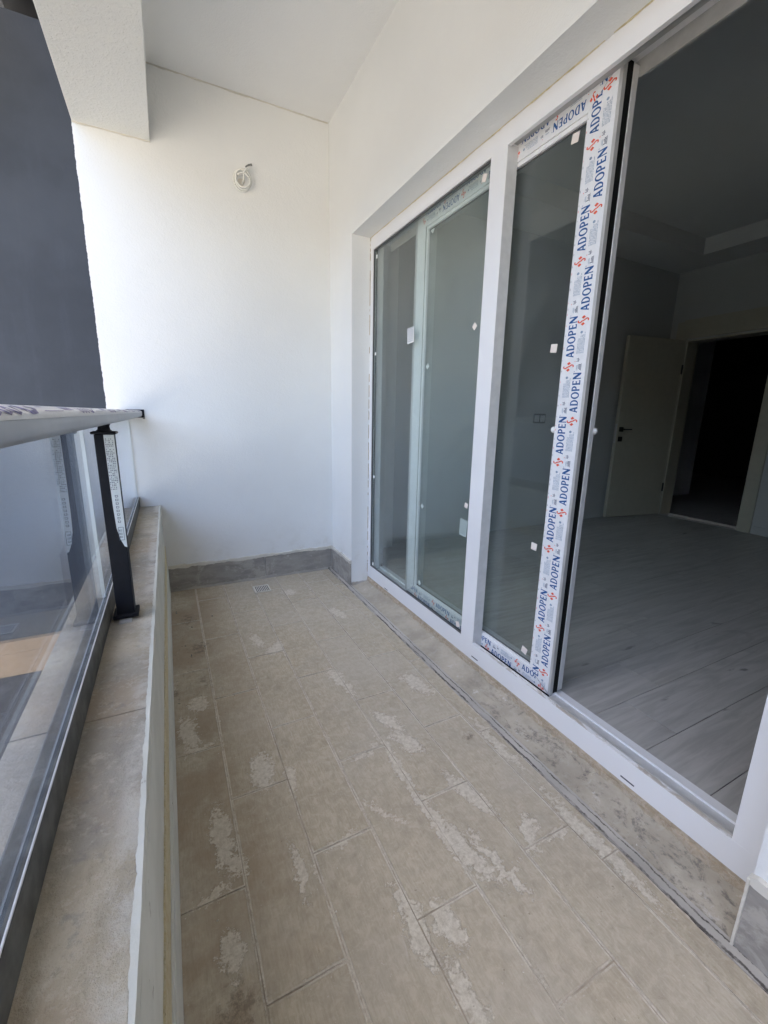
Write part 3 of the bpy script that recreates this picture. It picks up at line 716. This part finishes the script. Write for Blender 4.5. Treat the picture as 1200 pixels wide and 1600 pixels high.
class Pr:
    def __init__(s): s.bm = {k: bmesh.new() for k in 'gk'}; s.more = []
    def poly(s, k, loops, T):
        tris = tessellate_polygon([[Vector((*p, 0)) for p in lp] for lp in loops]); flat = [p for lp in loops for p in lp]
        vs_ = [s.bm[k].verts.new((FX, *T(*p))) for p in flat]
        for t in tris:
            try: s.bm[k].faces.new([vs_[i] for i in t])
            except ValueError: pass
    def rect(s, k, u, v, a, b, T): s.poly(k, [[(u, v), (u+a, v), (u+a, v+b), (u, v+b)]], T)
    def motif(s, T, rnd):
        """u runs along the reading direction from the emblem's centre, v across (0 = text centre)"""
        s.bm['b'] = bmesh.new(); s.bm['r'] = bmesh.new(); s.more += [('b', s.bm['b']), ('r', s.bm['r'])]
        H = .0245; sx = .0196; u = .026
        for ch in 'ADOPEN':
            w_, loops = GL[ch]; s.poly('b', [[(u + x*sx, (y-.5)*H) for x, y in lp] for lp in loops], T); u += (w_+.09)*sx
        s.rect('g', u, H*.36, .0025, .0025, T)
        # emblem: a pointed block, a double-curved bar with hooks, and a second block
        k = .0150; q = .0185
        s.poly('r', [[(.30*k, .04*q), (.62*k, -.36*q), (.98*k, -.06*q), (.66*k, .30*q)]], T)
        s.poly('r', [[(-.30*k, -.04*q), (-.62*k, .36*q), (-.98*k, .06*q), (-.66*k, -.30*q)]], T)
        ctr = [(.16, .76), (-.12, .84), (-.34, .64), (-.24, .36), (.0, .12), (.0, -.12), (.24, -.36), (.34, -.64), (.12, -.84), (-.16, -.76)]
        for i_, ((x0, y0), (x1, y1)) in enumerate(zip(ctr, ctr[1:])):
            dx, dy = x1-x0, y1-y0; L = math.hypot(dx, dy); th = .13 if 1 < i_ < 7 else .10; nx, ny = -dy/L*th, dx/L*th
            s.poly('r', [[((x0+nx)*k, (y0+ny)*q), ((x1+nx)*k, (y1+ny)*q), ((x1-nx)*k, (y1-ny)*q), ((x0-nx)*k, (y0-ny)*q)]], T)
        # small round mark and lines of fine print before the emblem
        s.poly('g', [arc(-.033, .001, .004, .004, 0, 324, 9)], T)
        for i in range(6):
            a = -.094
            end = -.034 if i in (0,) else (-.040 if i < 4 else -.050)
            while a < end:
                b = min(end, a + rnd.uniform(.003, .011)); s.rect('g', a, -.0105+i*.0037, b-a, .0015, T); a = b + rnd.uniform(.0008, .002)
        # two small logo scribbles
        for i in range(5): s.rect('k', -.142+i*.0035, -.008, .0022, rnd.uniform(.004, .009), T)
        s.rect('k', -.145, -.0095, .021, .001, T); s.rect('g', -.143, .002, .016, .0012, T); s.rect('g', -.140, .0045, .012, .001, T)
        for i in range(3): s.rect('k', -.117+i*.0035, -.003+abs(i-1)*.002, .0015, .008, T)
        s.rect('k', -.118, .0005, .012, .001, T)
        s.poly('r', [[(-.118, .011), (-.114, .010), (-.116, .013)]], T)
    def finish(s, parent, cuts):
        nm = {'b': ('brand_word', M_INKB), 'r': ('emblem', M_INKR), 'g': ('fine_print', M_INKG), 'k': ('logo_print', M_INKK)}
        for k, bm in s.more + [('g', s.bm['g']), ('k', s.bm['k'])]:
            for co, no in cuts:
                bmesh.ops.bisect_plane(bm, geom=bm.verts[:]+bm.edges[:]+bm.faces[:], plane_co=co, plane_no=no, clear_outer=True)
            if len(bm.faces): tag(mesh_obj(nm[k][0], bm, nm[k][1], parent), None, None, None, 'stuff')
            else: bm.free()
rnd = random.Random(2)
def edge_ticks(p, T, L0, L1):
    u = L0
    while u < L1:
        p.rect('k' if rnd.random() < .7 else 'r', u, 0, rnd.uniform(.002, .007), .0018, T); u += rnd.uniform(.014, .04)
p = Pr()
for i in range(-1, 7):
    z0 = .0417 + .3050*i; p.motif(lambda u, v, z0=z0: (1.017+v*1.22, z0+u*1.016), rnd)
    z1 = .185 + .3022*i; p.motif(lambda u, v, z1=z1: (.9800+v*1.22, z1+u*1.016), rnd)
edge_ticks(p, lambda u, v: (IYa-.003+v*.9, u), IZa, IZb)
n_in = Vector((0, 1, 0))
# clip at the stile edge and on both mitres
def mitre(y0, z0, y1, z1, side):
    d = Vector((0, y1-y0, z1-z0)).normalized(); n = Vector((0, -d.z, d.y))*side
    return ((FX, y0, z0), n)
b_st = mitre(SY0+e, SZ0+e, IYa, IZa, 1); t_st = mitre(SY0+e, SZ1-e, IYa, IZb, 1)
def neg(c): return (c[0], -c[1])
# keep the side that contains the stile centre
def keep(cut, pt):
    co, no = Vector(cut[0]), Vector(cut[1])
    return (co, no) if (Vector((FX, *pt))-co).dot(no) < 0 else (co, -no)
mid = (.98, 1.1)
p.finish(f_st, [keep(b_st, mid), keep(t_st, mid), ((FX, .9575, 0), (0, -1, 0)), ((FX, IYa, 0), (0, 1, 0))])
p = Pr()
for i in range(-1, 4):
    y0 = 1.289 + .305*i; p.motif(lambda u, v, y0=y0: (y0-u, .1215+v*.95), rnd)
    y1 = 1.111 + .305*i; p.motif(lambda u, v, y1=y1: (y1-u, .1505+v*.95), rnd)
lowc = (1.44, .15)
b_l2 = mitre(SY1, SZ0, IYb, IZa, 1)
p.finish(f_lo, [keep(b_st, lowc), keep(b_l2, lowc), ((FX, 0, SZ0+.002), (0, 0, -1)), ((FX, 0, IZa), (0, 0, 1))])
p = Pr()
for i in range(-1, 4):
    y0 = 1.029 + .305*i; p.motif(lambda u, v, y0=y0: (y0+u, 1.991-v), rnd)
    y1 = 1.166 + .305*i; p.motif(lambda u, v, y1=y1: (y1+u, 2.023-v), rnd)
hic = (1.44, 1.99); t_l2 = mitre(SY1, SZ1, IYb, IZb, 1)
p.finish(f_hi, [keep(t_st, hic), keep(t_l2, hic), ((FX, 0, SZ1-.002), (0, 0, 1)), ((FX, 0, IZb), (0, 0, -1))])

# ---------------------------------------------------------------- cable coil on the end wall
cc = empty('cable_coil', (.488, YE-.001, 2.357)); tag(cc, 'coil of white electric cable sticking out of the end wall', 'cable')
for q, (r_, dx, dz, ty, s) in enumerate([(.044, 0, 0, .020, 1.12), (.041, .006, .003, .030, 1.18), (.036, .004, -.004, .040, 1.0)]):
    bm = bmesh.new(); pts = []
    for k in range(33):
        t = 2*math.pi*k/32*.97 + q*1.3
        pts.append((dx + r_*math.cos(t), -ty - .008*math.sin(t*1.0+q), dz + r_*s*math.sin(t)))
    tube(bm, pts, .0048, 8); mesh_obj('cable_loop', bm, M_CABLE, cc, True)
bm = bmesh.new(); tube(bm, [(.005, -.001, -.01), (.012, -.02, .01), (.01, -.04, .035), (.03, -.05, .062), (.045, -.052, .070)], .0055, 8)
cb = mesh_obj('cable_tail', bm, M_CABLE, cc, True)
bm = bmesh.new(); tube(bm, [(.02, -.047, .057), (.036, -.052, .068), (.052, -.053, .074)], .0062, 8); mesh_obj('cable_tip', bm, M_CABLED, cb, True)
bm = bmesh.new(); hole = [(.018*math.cos(t)*(1+.2*math.sin(3*t)), .018*math.sin(t)) for t in [2*math.pi*k/14 for k in range(14)]]
prism(bm, hole, 1, -.002, .0004); mesh_obj('wall_hole', bm, M_ROUGH, cc)

# ---------------------------------------------------------------- room behind the door
rf = bx('room_floor', M_SLOT, None, XI-.022, XR+.02, YR2, YL, ZF-.12, ZF-.004); tag(rf, 'room floor of grey oak laminate planks', None, None, 'structure')
pm_ = {}
rr = random.Random(21); PW = .1795
j = math.floor((YR2-.453)/PW); offs = [1.41, 2.144, 1.617, 1.93, 1.30, 1.78, 2.3]
while .453 + j*PW < YL - .01:
    y0 = max(YR2, .453+j*PW)+.0009; y1 = min(YL-.003, .453+(j+1)*PW)-.0009
    x = offs[j % 7] - 1.2*2
    if j == 1: x = 1.41-2.4
    if j == 2: x = 1.617-2.4
    if j == 4: x = 2.144-2.4
    if j == 0: x = 2.05-2.4
    while x < XR:
        a = max(XI-.02, x)+.0009; b = min(XR-.002, x+1.2)-.0009; x += 1.2
        if b-a < .02: continue
        key = (round(b-a, 3), round(y1-y0, 3))
        if key not in pm_:
            bm = bmesh.new(); box(bm, -(b-a)/2, (b-a)/2, -(y1-y0)/2, (y1-y0)/2, -.006, 0, bev=.0007); o = mesh_obj('plank', bm, M_PLANK, rf); pm_[key] = o.data
        else: o = bpy.data.objects.new('plank', pm_[key]); C.objects.link(o); o.parent = rf
        o.location = ((a+b)/2, (y0+y1)/2, ZF + rr.uniform(-.0003, .0003))
    j += 1
# ceiling with tray
TX0, TX1, TY0, TY1 = 1.62, 4.36, -2.4, 2.47
cb_ = bmesh.new()
for b in ((XI, TX0, YR2, YL, ZI, ZI+.04), (TX1, XR, YR2, YL, ZI, ZI+.04), (TX0+.0002, TX1-.0002, TY1, YL, ZI, ZI+.04), (TX0+.0002, TX1-.0002, YR2, TY0, ZI, ZI+.04),
          (TX0-.03, TX1+.03, TY0-.03, TY1+.03, ZI+.13, ZI+.2), (TX0-.03, TX0-.0005, TY0-.03, TY1+.03, ZI+.0402, ZI+.13), (TX1+.0005, TX1+.03, TY0-.03, TY1+.03, ZI+.0402, ZI+.13),
          (TX0, TX1, TY1+.0005, TY1+.03, ZI+.0402, ZI+.13), (TX0, TX1, TY0-.03, TY0-.0005, ZI+.0402, ZI+.13)): box(cb_, *b)
rc = mesh_obj('room_ceiling', cb_, M_RCEIL, None); tag(rc, 'stepped tray ceiling of the dark room', None, None, 'structure')
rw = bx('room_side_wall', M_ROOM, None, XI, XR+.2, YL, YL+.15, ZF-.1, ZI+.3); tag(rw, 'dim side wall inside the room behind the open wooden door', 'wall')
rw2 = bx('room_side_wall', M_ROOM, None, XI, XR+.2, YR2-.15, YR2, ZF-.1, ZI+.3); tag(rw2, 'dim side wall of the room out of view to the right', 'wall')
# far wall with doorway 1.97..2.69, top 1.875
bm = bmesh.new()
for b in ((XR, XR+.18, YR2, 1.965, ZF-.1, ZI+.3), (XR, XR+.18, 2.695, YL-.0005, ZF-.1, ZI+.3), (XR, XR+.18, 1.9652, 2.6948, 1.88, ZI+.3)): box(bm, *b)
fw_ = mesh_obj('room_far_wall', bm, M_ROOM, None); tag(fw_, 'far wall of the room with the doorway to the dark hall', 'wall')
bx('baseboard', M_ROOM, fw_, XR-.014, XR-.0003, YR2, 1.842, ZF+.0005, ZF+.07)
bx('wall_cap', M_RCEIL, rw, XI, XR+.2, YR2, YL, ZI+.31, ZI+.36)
# window wall inner side
# doorway casing
dc = empty('door_casing', (XR, 2.33, ZF)); dv = Vector((XR, 2.33, ZF)); tag(dc, 'beige casing with a deep head board around the interior doorway', 'door frame')
rel(bx('head_board', M_DOOR, dc, XR-.024, XR-.0005, 1.862, 2.735, 1.895, 2.073, bev=.002), dv)
rel(bx('head_strip', M_DOOR, dc, XR-.014, XR+.18, 1.9665, 2.6935, 1.868, 1.8795), dv)
rel(bx('side_board', M_DOOR, dc, XR-.018, XR-.0005, 1.862, 1.9655, ZF+.001, 1.8945, bev=.002), dv)
rel(bx('side_board', M_DOOR, dc, XR-.018, XR-.0005, 2.6955, 2.80, ZF+.001, 2.06, bev=.002), dv)
rel(bx('jamb_lining', M_DOOR, dc, XR+.0005, XR+.181, 1.9655, 1.976, ZF+.001, 1.8675), dv)
rel(bx('jamb_lining', M_DOOR, dc, XR+.0005, XR+.181, 2.684, 2.6945, ZF+.001, 1.8675), dv)
rel(bx('threshold_strip', M_ALU, dc, XR-.004, XR+.03, 1.976, 2.684, ZF+.0005, ZF+.005), dv)
# door leaf
dl = empty('interior_door', (XR-.02, 2.692, ZF+.008)); dl.rotation_euler = (0, 0, R(8.5)*-1)
tag(dl, 'open beige interior door with a black lever handle, folded back to the side wall', 'door')
# local: leaf runs along -x from the hinge, thickness along +y
bx('door_leaf', M_DOOR, dl, -.72, -.002, .004, .042, 0, 1.775, bev=.002)
lf = dl.children[0]
lf['label'] = 'plain beige door leaf'
hd = bx('handle', M_HAND, dl, boxes=[(-.70, -.652, -.004, .0035, .875, .92), (-.683, -.670, -.040, -.0042, .893, .905), (-.683, -.585, -.046, -.0405, .892, .904)], bev=.001)
bx('lock_rose', M_HAND, dl, -.70, -.652, -.004, .0035, .778, .825, bev=.002)
bx('lock_plate', M_ALU, dl, -.7222, -.7202, .012, .034, .76, .95)
for z in (.25, 1.45): bx('hinge', M_HAND, dl, -.006, .006, -.006, .0035, z, z+.09)
# hall beyond
hl = bx('hall_floor', M_PLANK, None, XR+.182, 9.5, .2, 5.2, ZF-.12, ZF-.002); tag(hl, 'unlit hall floor beyond the doorway', None, None, 'structure')
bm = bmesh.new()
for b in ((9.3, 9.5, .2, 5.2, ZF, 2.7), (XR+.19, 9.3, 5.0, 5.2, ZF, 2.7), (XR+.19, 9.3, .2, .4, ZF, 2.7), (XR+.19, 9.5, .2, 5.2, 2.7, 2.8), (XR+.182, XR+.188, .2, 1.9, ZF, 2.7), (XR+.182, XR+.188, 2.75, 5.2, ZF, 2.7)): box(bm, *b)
hwl = mesh_obj('hall_walls', bm, M_DARK, None); tag(hwl, 'hall walls coloured near-black for the lack of light, seen through the doorway', 'wall')
hs = bx('hall_corner_wall', M_WALL, None, 6.0, 6.5, 3.345, 3.60, ZF-.002, 2.69); tag(hs, 'pale wall end in the hall just inside the doorway', 'wall')
bx('baseboard', M_ROOM, hs, 5.988, 5.9995, 3.345, 3.60, ZF, ZF+.10)
# double socket
sk = empty('wall_socket', (2.99, YL-.0005, 1.096)); tag(sk, 'dark double socket on the side wall seen through the glass sash', 'socket')
bx('socket_frame', M_SOCK, sk, -.072, .072, -.010, 0, -.042, .042, bev=.003)
for sx_ in (-.035, .035): bx('socket_face', M_SOCK2, sk, sx_-.028, sx_+.028, -.0125, -.0102, -.028, .028, bev=.001)

# ---------------------------------------------------------------- neighbouring wing, own building mass, surroundings
nb = empty('neighbouring_wing', (-2, 3.4, -.4)); nv = Vector((-2, 3.4, -.4)); tag(nb, 'slate blue rendered wing of the building seen left past the railing', 'building')
rel(bx('upper_wall', M_GREYW, nb, -14, .9, 3.4, 3.6, -.40, 3.16), nv)
rel(bx('soffit', M_SOFF, nb, -14, LO-.35, 2.35, 3.6, 3.1605, 3.35), nv)
rel(bx('sun_block_storeys', M_GREYW, nb, -14, LO-.35, 3.0, 12, 3.3505, 13), nv)  # unseen storeys added above to keep direct sun off the balcony
rel(bx('tan_band', M_TAN, nb, -14, .9, 3.36, 3.6, -.645, -.4005), nv)
rel(bx('lower_wall', M_DKBASE, nb, -14, .9, 3.38, 3.6, -6, -.6455), nv)
ab = empty('apartment_block', (4, 0, -6)); av = Vector((4, 0, -6)); tag(ab, 'storeys of the apartment block below this balcony and, added unseen to block the sun, above it', 'building')
rel(bx('sun_block_storeys', M_OPP, ab, LO, 11, -7, 12, 2.99, 13), av)  # unseen mass overhead, added to block the sun
rel(bx('lower_storeys', M_OPP, ab, LO+.01, 11, -7, 3.35, -6, -.36), av)
rel(bx('flank_wall', M_OPP, ab, LO, 11, -7, YB-.001, -.355, 2.985), av)
rel(bx('back_wall', M_OPP, ab, 9.6, 11, YB, 12, -.355, 2.985), av)
gd = bx('ground', M_GROUND, None, -400, 400, -400, 400, -6.5, -6); tag(gd, 'pale courtyard ground far below', None, None, 'structure')
ob = empty('bounce_building', (-26, 0, -6)); ov = Vector((-26, 0, -6)); tag(ob, 'unseen beige building across the courtyard, added for bounced light', 'building')
rel(bx('wall', M_OPP, ob, -36, -26, -22, 24, -6, 7), ov)  # out-of-view block added to bounce light towards the balcony
wm = None
for i in range(9):
    for k in range(4):
        y = -19 + i*4.8; z = -4.2 + k*3.0
        if wm is None:
            bm = bmesh.new(); box(bm, 0, .08, 0, 1.6, 0, 1.5); o = mesh_obj('window', bm, M_WIN, ob); wm = o.data  # windows of the added, unseen bounce building
        else: o = bpy.data.objects.new('window', wm); C.objects.link(o); o.parent = ob
        o.location = (-26.05+26, y, z+6)
